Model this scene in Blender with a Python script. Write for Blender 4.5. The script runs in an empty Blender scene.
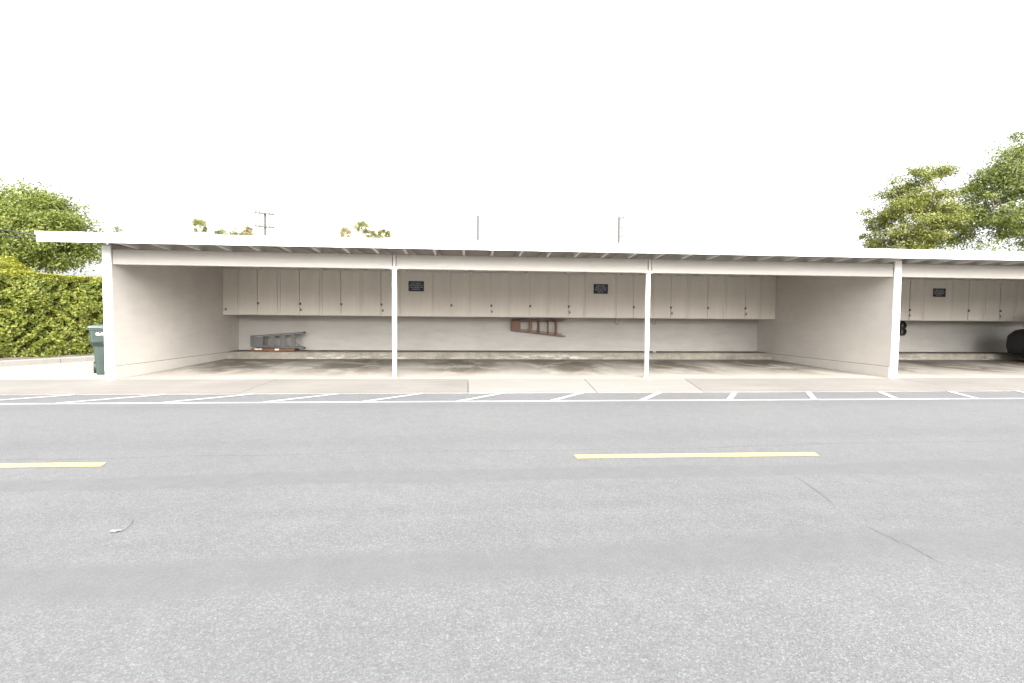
import bpy, math, random
from math import sin, cos, pi, radians
from mathutils import Vector, Matrix, Quaternion

random.seed(7)
sc = bpy.context.scene
COL = sc.collection

# ------------------------------------------------------------------ helpers
class MB:
    """collects shapes; build() links them as ONE mesh object"""
    def __init__(s):
        s.v = []; s.f = []; s.m = []; s.sm = []
    def add(s, vs, fs, mi=0, smooth=False):
        b = len(s.v)
        s.v += [tuple(p) for p in vs]
        for f in fs:
            s.f.append(tuple(i + b for i in f)); s.m.append(mi); s.sm.append(smooth)
    def box(s, x0, x1, y0, y1, z0, z1, mi=0, M=None, bev=0.0):
        if bev:
            b = bev
            vs = []
            # chamfered box: 24 verts
            for sx in (0, 1):
                for sy in (0, 1):
                    for sz in (0, 1):
                        X = (x0, x1)[sx]; Y = (y0, y1)[sy]; Z = (z0, z1)[sz]
                        ix = (b, -b)[sx]; iy = (b, -b)[sy]; iz = (b, -b)[sz]
                        vs += [(X, Y + iy, Z + iz), (X + ix, Y, Z + iz), (X + ix, Y + iy, Z)]
            def id(sx, sy, sz, k): return ((sx * 2 + sy) * 2 + sz) * 3 + k
            fs = []
            for a in (0, 1):
                q = [id(a, 0, 0, 0), id(a, 1, 0, 0), id(a, 1, 1, 0), id(a, 0, 1, 0)]
                fs.append(q if a else q[::-1])
                q = [id(0, a, 0, 1), id(0, a, 1, 1), id(1, a, 1, 1), id(1, a, 0, 1)]
                fs.append(q if a else q[::-1])
                q = [id(0, 0, a, 2), id(1, 0, a, 2), id(1, 1, a, 2), id(0, 1, a, 2)]
                fs.append(q if a else q[::-1])
            for i in (0, 1):
                for j in (0, 1):
                    p = 1 if i == j else 0
                    q = [id(i, j, 0, 0), id(i, j, 0, 1), id(i, j, 1, 1), id(i, j, 1, 0)]
                    fs.append(q if not p else q[::-1])
                    q = [id(i, 0, j, 0), id(i, 0, j, 2), id(i, 1, j, 2), id(i, 1, j, 0)]
                    fs.append(q if p else q[::-1])
                    q = [id(0, i, j, 1), id(0, i, j, 2), id(1, i, j, 2), id(1, i, j, 1)]
                    fs.append(q if not p else q[::-1])
            for sx in (0, 1):
                for sy in (0, 1):
                    for sz in (0, 1):
                        t = [id(sx, sy, sz, 0), id(sx, sy, sz, 1), id(sx, sy, sz, 2)]
                        fs.append(t if (sx + sy + sz) % 2 else t[::-1])
        else:
            vs = [(x0, y0, z0), (x1, y0, z0), (x1, y1, z0), (x0, y1, z0), (x0, y0, z1), (x1, y0, z1), (x1, y1, z1), (x0, y1, z1)]
            fs = [(3, 2, 1, 0), (4, 5, 6, 7), (0, 1, 5, 4), (1, 2, 6, 5), (2, 3, 7, 6), (3, 0, 4, 7)]
        if M is not None: vs = [M @ Vector(p) for p in vs]
        s.add(vs, fs, mi)
    def bar(s, a, b, w, h, mi=0, up=(0, 0, 1), bev=0.0):
        """rectangular bar from a to b, w across, h along 'up'"""
        a = Vector(a); b = Vector(b); d = b - a; L = d.length; d.normalize()
        u = Vector(up); sx = d.cross(u).normalized(); u = sx.cross(d)
        M = Matrix.Translation(a) @ Matrix((d, sx, u)).transposed().to_4x4()
        s.box(0, L, -w / 2, w / 2, -h / 2, h / 2, mi, M, bev)
    def tube(s, pts, r, n=8, mi=0, cap=True):
        pts = [Vector(p) for p in pts]
        rs = r if isinstance(r, (list, tuple)) else [r] * len(pts)
        vs = []; fs = []; prev = None
        for i, p in enumerate(pts):
            if i == 0: d = pts[1] - p
            elif i == len(pts) - 1: d = p - pts[i - 1]
            else: d = pts[i + 1] - pts[i - 1]
            d.normalize()
            if prev is None:
                a = Vector((0, 0, 1)) if abs(d.z) < .9 else Vector((1, 0, 0))
                u = d.cross(a).normalized()
            else:
                u = (prev - d * prev.dot(d)).normalized()
            prev = u; w = d.cross(u)
            for k in range(n):
                t = 2 * pi * k / n
                vs.append(p + (u * cos(t) + w * sin(t)) * rs[i])
        for i in range(len(pts) - 1):
            for k in range(n):
                k2 = (k + 1) % n
                fs.append((i * n + k, i * n + k2, (i + 1) * n + k2, (i + 1) * n + k))
        if cap:
            fs.append(tuple(range(n))[::-1]); fs.append(tuple((len(pts) - 1) * n + k for k in range(n)))
        s.add(vs, fs, mi, True)
    def loft(s, rings, mi=0, cap=True, smooth=False):
        n = len(rings[0]); vs = [p for r in rings for p in r]; fs = []
        for i in range(len(rings) - 1):
            for k in range(n):
                k2 = (k + 1) % n
                fs.append((i * n + k, i * n + k2, (i + 1) * n + k2, (i + 1) * n + k))
        if cap:
            fs.append(tuple(range(n))[::-1]); fs.append(tuple((len(rings) - 1) * n + k for k in range(n)))
        s.add(vs, fs, mi, smooth)
    def quad(s, a, b, c, d, mi=0): s.add([a, b, c, d], [(0, 1, 2, 3)], mi)
    def build(s, name, mats, parent=None, loc=(0, 0, 0), world=False):
        me = bpy.data.meshes.new(name)
        vs = s.v
        if world and parent is not None:
            L = Vector(parent.location); q = parent.parent
            while q is not None: L += q.location; q = q.parent
            vs = [(x - L.x, y - L.y, z - L.z) for x, y, z in vs]
        me.from_pydata(vs, [], s.f)
        if not isinstance(mats, (list, tuple)): mats = [mats]
        for m in mats: me.materials.append(m)
        me.polygons.foreach_set('material_index', s.m)
        me.polygons.foreach_set('use_smooth', s.sm)
        me.update()
        o = bpy.data.objects.new(name, me); COL.objects.link(o)
        o.location = loc
        if parent is not None: o.parent = parent
        return o

def tag(o, label, cat, group=None, kind=None):
    o['label'] = label; o['category'] = cat
    if group: o['group'] = group
    if kind: o['kind'] = kind
    return o
def empty(name, loc, label, cat, group=None, rz=0):
    o = bpy.data.objects.new(name, None); COL.objects.link(o)
    o.location = loc; o.rotation_euler = (0, 0, rz); o.empty_display_size = .2
    return tag(o, label, cat, group)
def struct(o, label, cat): return tag(o, label, cat, None, 'structure')
def copy_tree(o, parent=None):
    c = o.copy(); COL.objects.link(c)
    if parent is not None: c.parent = parent
    for ch in [x for x in COL.objects if x.parent == o]: copy_tree(ch, c)
    return c

# ---------------------------------------------------------------- materials
def newmat(name):
    m = bpy.data.materials.new(name); m.use_nodes = True
    nt = m.node_tree; b = nt.nodes['Principled BSDF']
    return m, nt, b
class N:
    """tiny node builder"""
    def __init__(s, nt): s.nt = nt
    def n(s, t, **kw):
        o = s.nt.nodes.new(t)
        for k, v in kw.items():
            if k.startswith('i_'):
                key = k[2:]; key = int(key) if key.isdigit() else key.replace('_', ' ')
                o.inputs[key].default_value = v
            else: setattr(o, k, v)
        return o
    def l(s, a, b): s.nt.links.new(a, b)
    def coord(s, scale=(1, 1, 1), kind='Object'):
        t = s.n('ShaderNodeTexCoord'); m = s.n('ShaderNodeMapping'); m.inputs['Scale'].default_value = scale
        s.l(t.outputs[kind], m.inputs['Vector']); return m.outputs['Vector']
    def noise(s, vec, scale, detail=4, rough=.55, dist=0):
        o = s.n('ShaderNodeTexNoise'); o.inputs['Scale'].default_value = scale; o.inputs['Detail'].default_value = detail
        o.inputs['Roughness'].default_value = rough; o.inputs['Distortion'].default_value = dist
        s.l(vec, o.inputs['Vector']); return o.outputs['Fac']
    def vor(s, vec, scale, feat='F1'):
        o = s.n('ShaderNodeTexVoronoi'); o.feature = feat; o.inputs['Scale'].default_value = scale
        s.l(vec, o.inputs['Vector']); return o
    def ramp(s, fac, stops):
        o = s.n('ShaderNodeValToRGB'); e = o.color_ramp.elements
        while len(e) < len(stops): e.new(.5)
        for el, (p, c) in zip(e, stops):
            el.position = p; el.color = (c, c, c, 1) if isinstance(c, (int, float)) else (*c, 1)
        s.l(fac, o.inputs['Fac']); return o.outputs['Color']
    def mix(s, fac, a, b, mode='MIX'):
        o = s.n('ShaderNodeMix', data_type='RGBA', blend_type=mode)
        for i, v in ((0, fac), (6, a), (7, b)):
            sock = o.inputs[i]
            if hasattr(v, 'is_linked'): s.l(v, sock)
            elif i == 0: sock.default_value = float(v)
            else: sock.default_value = (*v, 1) if isinstance(v, tuple) else (v, v, v, 1)
        return o.outputs[2]
    def math(s, op, a, b=None, c=None, clamp=False):
        o = s.n('ShaderNodeMath', operation=op); o.use_clamp = clamp
        for i, v in enumerate((a, b, c)):
            if v is None: continue
            if isinstance(v, (int, float)): o.inputs[i].default_value = v
            else: s.l(v, o.inputs[i])
        return o.outputs[0]
    def bump(s, h, strength, dist, bsdf):
        o = s.n('ShaderNodeBump'); o.inputs['Strength'].default_value = strength; o.inputs['Distance'].default_value = dist
        s.l(h, o.inputs['Height']); s.l(o.outputs['Normal'], bsdf.inputs['Normal'])
    def sep(s, vec):
        o = s.n('ShaderNodeSeparateXYZ'); s.l(vec, o.inputs[0]); return o.outputs

def simple(name, col, rough=.5, metal=0, var=.12, scale=3.0, bump=0, bscale=60, spec=.5, fine=0.0):
    m, nt, b = newmat(name); g = N(nt); v = g.coord()
    f = g.noise(v, scale, 5, .6)
    lo = tuple(c * (1 - var) for c in col); hi = tuple(min(1, c * (1 + var)) for c in col)
    c = g.ramp(f, [(.3, lo), (.7, hi)])
    if fine:
        c = g.mix(fine, c, g.ramp(g.noise(v, 90, 3), [(.35, .35), (.65, 1.0)]), 'MULTIPLY')
    g.l(c, b.inputs['Base Color'])
    b.inputs['Roughness'].default_value = rough; b.inputs['Metallic'].default_value = metal
    b.inputs['Specular IOR Level'].default_value = spec
    if bump: g.bump(g.noise(v, bscale, 4, .6), bump, .01, b)
    return m

M = {}
# asphalt: light, worn, with aggregate and lengthwise wear bands
def mat_asphalt():
    m, nt, b = newmat('asphalt'); g = N(nt); v = g.coord()
    big = g.noise(v, .35, 4, .6)
    c = g.ramp(big, [(.3, (.104, .1055, .1075)), (.7, (.119, .1205, .1225))])
    # wear bands along the road (world y), edges wandering
    xyz = g.sep(v)
    wob = g.math('MULTIPLY', g.math('SUBTRACT', g.noise(g.coord((.25, 1, 1)), 1.0, 5, .65), .5), .5)
    yy = g.math('ADD', xyz[1], wob)
    yy = g.math('ADD', yy, g.math('MULTIPLY', xyz[0], -.018))
    def band(y0, y1, soft):
        a = g.n('ShaderNodeMapRange', interpolation_type='SMOOTHSTEP'); a.inputs[1].default_value = y0 - soft; a.inputs[2].default_value = y0 + soft
        g.l(yy, a.inputs[0])
        d = g.n('ShaderNodeMapRange', interpolation_type='SMOOTHSTEP'); d.inputs[1].default_value = y1 - soft; d.inputs[2].default_value = y1 + soft
        g.l(yy, d.inputs[0])
        return g.math('SUBTRACT', a.outputs[0], d.outputs[0], clamp=True)
    b6 = band(-1.83, -1.6, .05); b7 = band(-3.15, -2.9, .15); b8 = band(-5.35, -5.0, .15); b9 = band(-7.15, -6.95, .08)
    b1 = band(-6.56, -6.24, .03); b2 = band(-8.05, -7.68, .10); b3 = band(-5.64, -5.615, .008); b4 = band(-4.7, -3.4, .4); b5 = band(-7.6, -7.3, .12)
    c = g.mix(g.math('MULTIPLY', b1, .62), c, (.094, .095, .098))
    c = g.mix(g.math('MULTIPLY', b2, .70), c, (.094, .095, .098))
    c = g.mix(g.math('MULTIPLY', b5, .4), c, (.10, .101, .104))
    c = g.mix(g.math('MULTIPLY', b3, .40), c, (.07, .07, .074))
    c = g.mix(g.math('MULTIPLY', b4, .25), c, (.128, .129, .130))
    c = g.mix(g.math('MULTIPLY', b6, .45), c, (.07, .068, .064))
    for bb in (b7, b8, b9): c = g.mix(g.math('MULTIPLY', bb, .35), c, (.095, .097, .10))
    # aggregate
    v1 = g.vor(v, 125); v2 = g.vor(v, 250)
    r1 = g.sep(v1.outputs['Color'])[0]; r2 = g.sep(v2.outputs['Color'])[1]
    sp = g.ramp(r1, [(0, .70), (.5, .96), (.82, 1.06), (1, 1.5)])
    sp2 = g.ramp(r2, [(0, .70), (.6, 1.0), (.9, 1.12), (1, 1.65)])
    amt = g.math('SUBTRACT', 1.0, g.math('MULTIPLY', g.math('ADD', b1, b2, clamp=True), .6))
    c2 = g.mix(g.math('MULTIPLY', amt, .58), c, sp, 'MULTIPLY')
    c2 = g.mix(g.math('MULTIPLY', amt, .55), c2, sp2, 'MULTIPLY')
    mot = g.ramp(g.noise(v, 7, 5, .7), [(.3, .93), (.7, 1.05)])
    c2 = g.mix(1.0, c2, mot, 'MULTIPLY')
    g.l(c2, b.inputs['Base Color'])
    b.inputs['Roughness'].default_value = .85; b.inputs['Specular IOR Level'].default_value = .3
    g.bump(g.math('ADD', v1.outputs['Distance'], g.math('MULTIPLY', v2.outputs['Distance'], .6)), .3, .004, b)
    return m
M['asphalt'] = mat_asphalt()

def mat_concrete(name, col, var=.12, stain=0.0, stcol=(.085, .073, .058)):
    m, nt, b = newmat(name); g = N(nt); v = g.coord()
    f = g.noise(v, .7, 6, .65)
    c = g.ramp(f, [(.3, tuple(x * (1 - var) for x in col)), (.7, tuple(x * (1 + var) for x in col))])
    c = g.mix(.5, c, g.ramp(g.noise(v, 45, 4, .7), [(.3, .8), (.7, 1.12)]), 'MULTIPLY')
    streak = g.noise(g.coord((.5, 5, 1)), 1.2, 5, .65)
    c = g.mix(.35, c, g.ramp(streak, [(.3, (.8, .76, .7)), (.6, (1.05, 1.05, 1.05))]), 'MULTIPLY')
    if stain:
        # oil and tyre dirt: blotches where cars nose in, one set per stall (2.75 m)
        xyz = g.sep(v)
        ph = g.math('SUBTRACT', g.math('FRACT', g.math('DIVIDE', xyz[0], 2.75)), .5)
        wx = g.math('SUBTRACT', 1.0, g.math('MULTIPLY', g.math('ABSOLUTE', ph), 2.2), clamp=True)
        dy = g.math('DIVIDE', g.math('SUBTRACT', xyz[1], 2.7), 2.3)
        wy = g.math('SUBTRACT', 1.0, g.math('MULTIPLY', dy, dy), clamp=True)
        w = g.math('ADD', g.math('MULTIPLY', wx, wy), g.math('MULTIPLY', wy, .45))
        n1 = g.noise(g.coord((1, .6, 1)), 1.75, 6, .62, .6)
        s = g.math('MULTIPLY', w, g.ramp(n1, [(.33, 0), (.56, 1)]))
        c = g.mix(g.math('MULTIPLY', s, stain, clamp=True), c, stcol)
        # floor colour darkens in a band towards the ledge
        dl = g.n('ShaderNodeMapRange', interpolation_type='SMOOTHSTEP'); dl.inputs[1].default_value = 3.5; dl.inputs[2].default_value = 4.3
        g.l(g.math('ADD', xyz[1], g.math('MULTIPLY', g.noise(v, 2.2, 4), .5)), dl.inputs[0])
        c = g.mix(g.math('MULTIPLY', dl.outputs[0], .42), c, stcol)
        # small drips
        dv = g.vor(g.coord((1, .6, 1)), 1.1)
        dd = g.ramp(dv.outputs['Distance'], [(.05, 1), (.13, 0)])
        c = g.mix(g.math('MULTIPLY', dd, .4), c, (.06, .055, .05))
    g.l(c, b.inputs['Base Color']); b.inputs['Roughness'].default_value = .88; b.inputs['Specular IOR Level'].default_value = .25
    g.bump(g.noise(v, 70, 5, .7), .25, .004, b)
    return m
M['apron'] = mat_concrete('apron_concrete', (.162, .154, .142))
M['apron_new'] = mat_concrete('new_concrete', (.192, .186, .173), .06)
M['drive'] = mat_concrete('drive_concrete', (.228, .222, .203), .06)
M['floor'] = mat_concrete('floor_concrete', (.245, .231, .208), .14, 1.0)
M['kerb'] = mat_concrete('kerb_concrete', (.20, .196, .18), .08)

def mat_ledge():
    m, nt, b = newmat('ledge_concrete'); g = N(nt); v = g.coord()
    c = g.ramp(g.noise(v, 2.2, 6, .7), [(.3, (.15, .135, .112)), (.7, (.29, .265, .22))])
    # chalky worn patches on the vertical face
    p = g.noise(g.coord((.7, 1, 5)), 3.0, 6, .75)
    big = g.noise(g.coord((.35, 1, 1)), 1.0, 2, .5)
    xyz = g.sep(v)
    low = g.n('ShaderNodeMapRange'); low.inputs[1].default_value = .235; low.inputs[2].default_value = .15; g.l(xyz[2], low.inputs[0])
    k = g.math('MULTIPLY', g.ramp(p, [(.50, 0), (.56, 1)]), g.ramp(big, [(.46, .1), (.6, 1)]))
    k = g.math('MULTIPLY', k, low.outputs[0], clamp=True)
    c = g.mix(k, c, (.44, .425, .39))
    c = g.mix(.6, c, g.ramp(g.noise(v, 30, 4, .7), [(.3, .65), (.7, 1.1)]), 'MULTIPLY')
    g.l(c, b.inputs['Base Color']); b.inputs['Roughness'].default_value = .9
    g.bump(g.noise(v, 22, 6, .75), .7, .02, b)
    return m
M['ledge'] = mat_ledge()
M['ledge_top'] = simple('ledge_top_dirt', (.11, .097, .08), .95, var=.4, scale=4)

def mat_stucco(name, col, streak=.12):
    m, nt, b = newmat(name); g = N(nt); v = g.coord()
    c = g.ramp(g.noise(v, .9, 6, .6), [(.3, tuple(x * .93 for x in col)), (.7, tuple(x * 1.05 for x in col))])
    st = g.noise(g.coord((.7, .7, 3.2)), 2.0, 6, .65)
    c = g.mix(streak * 2, c, g.ramp(st, [(.35, (.84, .82, .79)), (.62, 1.04)]), 'MULTIPLY')
    sc_ = g.noise(g.coord((.6, .6, 6)), 3.0, 5, .7)
    c = g.mix(g.ramp(sc_, [(.66, 0), (.74, .14)]), c, tuple(x * .6 for x in col))
    g.l(c, b.inputs['Base Color']); b.inputs['Roughness'].default_value = .9; b.inputs['Specular IOR Level'].default_value = .2
    g.bump(g.noise(v, 55, 5, .75), .5, .01, b)
    return m
M['stucco'] = mat_stucco('beige_stucco', (.575, .545, .505))
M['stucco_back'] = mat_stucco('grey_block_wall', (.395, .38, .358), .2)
def mat_wood_paint(name, col, dirt=.25, axis=(.4, 3, 3)):
    m, nt, b = newmat(name); g = N(nt); v = g.coord()
    c = g.ramp(g.noise(g.coord(axis), 1.5, 6, .65), [(.3, tuple(x * .93 for x in col)), (.7, tuple(x * 1.04 for x in col))])
    s = g.noise(g.coord(tuple(a * 2 for a in axis)), 2.0, 6, .75)
    c = g.mix(g.ramp(s, [(.63, 0), (.75, dirt)]), c, tuple(x * .55 for x in col))
    g.l(c, b.inputs['Base Color']); b.inputs['Roughness'].default_value = .55; b.inputs['Specular IOR Level'].default_value = .35
    g.bump(g.noise(g.coord(tuple(a * 10 for a in axis)), 2.0, 5, .7), .2, .006, b)
    return m
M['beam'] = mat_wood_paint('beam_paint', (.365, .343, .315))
M['rafter'] = mat_wood_paint('rafter_paint', (.55, .53, .50), .2, (3, .4, 3))
M['strap'] = mat_wood_paint('strap_paint', (.42, .40, .37))
M['deck'] = mat_wood_paint('deck_paint', (.27, .25, .23), .3, (3, .4, 3))
M['cab'] = mat_wood_paint('cabinet_paint', (.57, .53, .475), .18, (3, 3, .4))
M['cab_door'] = mat_wood_paint('door_paint', (.59, .55, .495), .15, (3, 3, .4))
M['white'] = mat_wood_paint('white_paint', (.80, .79, .77), .12, (2, 2, 2))
M['white_metal'] = simple('white_metal', (.78, .78, .77), .4, 0, .04)
M['roofing'] = simple('roofing_gravel', (.62, .61, .58), .9, 0, .12, 8, .4)
M['hook'] = simple('hook_metal', (.18, .17, .16), .45, .3, .1)
M['dark_metal'] = simple('dark_bronze_metal', (.17, .15, .13), .45, .6, .3)
M['galv'] = simple('weathered_aluminium', (.10, .103, .098), .55, .2, .18, 5)
M['ladder_wood'] = mat_wood_paint('ladder_wood', (.14, .074, .045), .5, (.6, 5, 5))
M['ladder_wood2'] = mat_wood_paint('orange_wood', (.13, .062, .03), .4, (.6, 5, 5))
M['sign_black'] = simple('sign_black', (.012, .014, .032), .4, 0, .15)
M['sign_text'] = simple('sign_lettering', (.5, .5, .54), .5, 0, .05)
M['bin'] = simple('bin_plastic', (.026, .042, .036), .42, 0, .2, 4, .15, 120)
M['bin_lid'] = simple('bin_lid_plastic', (.05, .072, .066), .4, 0, .15, 4)
M['decal'] = simple('white_decal', (.75, .76, .76), .5, 0, .05)
M['rubber'] = simple('black_rubber', (.016, .016, .016), .55, 0, .3)
M['hose'] = simple('black_hose', (.014, .014, .011), .35, 0, .3)
M['brass'] = simple('dull_brass', (.32, .30, .16), .4, .5, .1)
M['cyan'] = simple('teal_plastic', (.18, .42, .42), .5, 0, .1)
M['car_paint'] = simple('black_car_paint', (.006, .006, .007), .3, 0, .1)
M['glass'] = simple('dark_glass', (.012, .014, .016), .08, 0, .05)
M['lamp_glass'] = simple('headlight_glass', (.45, .46, .48), .12, .2, .1)
M['tan_wood'] = simple('pole_wood', (.055, .05, .046), .9, 0, .2, 6)
M['ceramic'] = simple('insulator_ceramic', (.07, .065, .06), .3)
M['bark'] = simple('grey_brown_bark', (.13, .11, .09), .95, 0, .35, 6, .6, 14)
M['palm_bark'] = simple('palm_bark', (.24, .20, .15), .95, 0, .3, 6, .6, 14)
M['soil'] = simple('dry_soil', (.12, .10, .085), .98, 0, .25, 6, .8, 22, .2, .4)
M['ground'] = simple('dry_grass_ground', (.13, .13, .07), .98, 0, .35, .6, .6, 9, .2)
M['scrap'] = simple('pale_dry_leaf', (.165, .165, .155), .8, 0, .12, 30)
M['crack'] = simple('crack_filler', (.10, .101, .103), .9, 0, .3, 20)

def mat_paint(name, col, base=(.115, .116, .119), worn=.5):
    m, nt, b = newmat(name); g = N(nt); v = g.coord()
    n = g.noise(v, 14, 6, .75); n2 = g.noise(v, 60, 3, .7)
    k = g.ramp(g.math('ADD', g.math('MULTIPLY', n, .6), g.math('MULTIPLY', n2, .4)), [(.36, worn), (.52, 1)])
    c = g.mix(k, base, col)
    g.l(c, b.inputs['Base Color']); b.inputs['Roughness'].default_value = .75
    g.bump(g.vor(v, 95).outputs['Distance'], .35, .004, b)
    return m
M['line_white'] = mat_paint('white_road_paint', (.46, .46, .455), worn=.45)
M['line_yellow'] = mat_paint('yellow_road_paint', (.37, .325, .13), worn=.65)

def mat_leaf(name, stops, trans=.45):
    m, nt, b = newmat(name); g = N(nt)
    geo = g.n('ShaderNodeNewGeometry')
    c = g.ramp(geo.outputs['Random Per Island'], stops)
    g.l(c, b.inputs['Base Color']); b.inputs['Roughness'].default_value = .5; b.inputs['Specular IOR Level'].default_value = .35
    t = g.n('ShaderNodeBsdfTranslucent')
    g.l(g.mix(1.0, c, (1.15, 1.2, .6), 'MULTIPLY'), t.inputs['Color'])
    mx = g.n('ShaderNodeMixShader'); mx.inputs[0].default_value = trans
    g.l(b.outputs[0], mx.inputs[1]); g.l(t.outputs[0], mx.inputs[2])
    g.l(mx.outputs[0], nt.nodes['Material Output'].inputs['Surface'])
    return m
M['leaf_dark'] = mat_leaf('broad_leaf', [(0, (.08, .11, .022)), (.4, (.145, .185, .042)), (.8, (.205, .23, .06)), (1, (.26, .26, .09))])
M['leaf_yellow'] = mat_leaf('olive_leaf', [(0, (.09, .11, .028)), (.4, (.16, .185, .046)), (.8, (.225, .23, .07)), (1, (.28, .26, .10))])
M['leaf_green'] = mat_leaf('green_leaf', [(0, (.085, .115, .032)), (.4, (.145, .185, .055)), (.8, (.20, .23, .075)), (1, (.25, .255, .11))])
M['leaf_hedge'] = mat_leaf('hedge_leaf', [(0, (.05, .075, .009)), (.35, (.135, .17, .024)), (.8, (.225, .245, .04)), (1, (.30, .28, .085))])
M['leaf_new_backlit'] = mat_leaf('new_backlit_leaf', [(0, (.20, .22, .03)), (.5, (.28, .285, .045)), (1, (.34, .32, .07))], .45)  # new growth and shrub leaves; also backlit brightness put into the hedge rim's colour
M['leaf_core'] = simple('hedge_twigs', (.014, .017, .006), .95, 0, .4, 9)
M['leaf_palm'] = mat_leaf('palm_leaf', [(0, (.10, .12, .04)), (.5, (.17, .18, .06)), (1, (.28, .24, .12))])
M['leaf_dry'] = mat_leaf('dry_palm_leaf', [(0, (.24, .21, .12)), (.5, (.31, .26, .16)), (1, (.36, .31, .20))])

# ---------------------------------------------------------------- dimensions
ZA = -0.05          # asphalt level
WT = 0.10           # right face of a wall from its axis
WL = 0.058          # left face
X0, X1, X2, X3 = 0.0, 5.524, 10.881, 16.506
SH = 16.506         # second block is the first one shifted
XE = X3 + SH        # far end of the building
YB = 5.155          # back wall face
YL = 4.353          # ledge front
ZF = 0.068          # floor height at the ledge
ZL = 0.2686         # ledge top
ZB, ZT = 2.2605, 2.553   # beam bottom / top
OV = 0.6            # front overhang
ZFB, ZFT = 2.5875, 2.770  # fascia
SL = 0.016          # roof slope up to the rear
YC = 4.227          # cabinet front
ZC, ZCT = 1.324, 2.645

# ---------------------------------------------------------------- ground
b = MB(); b.quad((-700, -700, -.16), (700, -700, -.16), (700, 700, -.16), (-700, 700, -.16))
struct(b.build('ground', M['ground']), 'flat dry grassy ground around the carport', 'ground')
YAS = -1.727
b = MB()
b.add([(-70, -24, ZA), (90, -24, ZA), (90, YAS, ZA), (-70, YAS, ZA), (-70, -24, -.4), (90, -24, -.4), (90, YAS, -.4), (-70, YAS, -.4)],
      [(0, 1, 2, 3), (4, 5, 1, 0), (7, 4, 0, 3), (5, 6, 2, 1)])
struct(b.build('road', M['asphalt']), 'wide light grey worn asphalt road in front of the carport', 'road')
b = MB(); b.box(-70, 90, -24.18, -24.002, -.4, .09, 0, None, .02)
struct(b.build('far_kerb', M['kerb']), 'concrete kerb along the near side of the road', 'kerb')
# apron slabs, a 1.5 cm joint between neighbours
def slab(xa, xb, xa2, xb2, mat, label, name='apron_slab'):
    s = MB(); g = .006; y0, y1 = YAS + .004, -.006; zt0, zt1 = ZA + .012, 0
    top = [(xa + g, y0, zt0), (xb - g, y0, zt0), (xb2 - g, y1, zt1), (xa2 + g, y1, zt1)]
    bot = [(x, y, -.4) for x, y, z in top]
    s.add(top + bot, [(0, 1, 2, 3), (4, 5, 1, 0), (5, 6, 2, 1), (6, 7, 3, 2), (7, 4, 0, 3)])
    struct(s.build(name, mat), label, 'pavement')
xs = [(-14, -14), (-8, -8), (-2.2, -2.2), (3.2, 3.2), (7.06, 7.04), (9.34, 9.50), (11.3, 11.7), (16.6, 16.6), (22.1, 22.1), (27.6, 27.6), (34.5, 34.5), (42, 42)]
for i in range(len(xs) - 1):
    new = 4 <= i <= 5
    a, c = xs[i], xs[i + 1]
    slab(a[0], c[0], a[1], c[1], M['apron_new'] if new else (M['drive'] if i < 2 else M['apron']),
         ('bright newer concrete apron slab in front of the %s bay' % ('middle' if i == 4 else 'middle and right') if new else 'weathered tan concrete apron slab number beside the road'.replace(' number', '')), 'apron_slab')
b = MB()
for k in (0, 1):
    x0 = k * SH
    b.add([(x0, 0, 0), (x0 + SH - .002, 0, 0), (x0 + SH - .002, YL, ZF), (x0, YL, ZF), (x0, 0, -.4), (x0 + SH - .002, 0, -.4)], [(0, 1, 2, 3), (4, 5, 1, 0)])
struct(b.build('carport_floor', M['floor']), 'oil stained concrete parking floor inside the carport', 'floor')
b = MB()
HO = Vector((-4.29, 2.57, 0)); HD = Vector((.443, .896, 0)).normalized()
ka = HO + HD * (-2.868) + Vector((-.06, 0, 0)); kb = HO + HD * 6 + Vector((-.06, 0, 0))
b.add([(ka.x, 0, 0), (-WL - .001, 0, 0), (-WL - .001, 9.0, .01), (kb.x, 9.0, .01), (kb.x, kb.y, .01)], [(0, 1, 2, 3, 4)])
struct(b.build('driveway', M['drive']), 'pale concrete drive left of the carport wall', 'driveway')
# kerb and planting bed below the hedge
HO = Vector((-4.29, 2.57, 0)); HD = Vector((.443, .896, 0)).normalized(); HN = Vector((-HD.y, HD.x, 0))
def hp(s, n, z): return tuple(HO + HD * s + HN * n + Vector((0, 0, z)))
b = MB()
s = -2.8
while s < 6.0:
    a, e = s + .006, min(s + 2.0, 6.0) - .006
    ring = lambda t: [hp(t, 0, -.1), hp(t, .004, .125), hp(t, .02, .145), hp(t, .14, .145), hp(t, .15, -.1)]
    b.loft([ring(a), ring(e)][::-1])
    s += 2.0
struct(b.build('kerb', M['kerb']), 'low pale concrete kerb at the foot of the hedge', 'kerb')
b = MB(); ns = 40
vs = []; fs = []
for i in range(ns + 1):
    t = -2.8 + 8.8 * i / ns
    for j, (n, z) in enumerate(((.152, .11), (.35, .17), (.7, .2), (2.4, .12), (2.6, -.3))):
        vs.append(hp(t, n, z + (random.uniform(-.02, .02) if 0 < j < 4 else 0)))
for i in range(ns):
    for j in range(4):
        q = i * 5 + j; fs.append((q, q + 1, q + 6, q + 5))
b.add(vs, [f[::-1] for f in fs], 0, True)
struct(b.build('planting_bed', M['soil']), 'strip of dry soil between the kerb and the hedge', 'soil')

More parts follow.
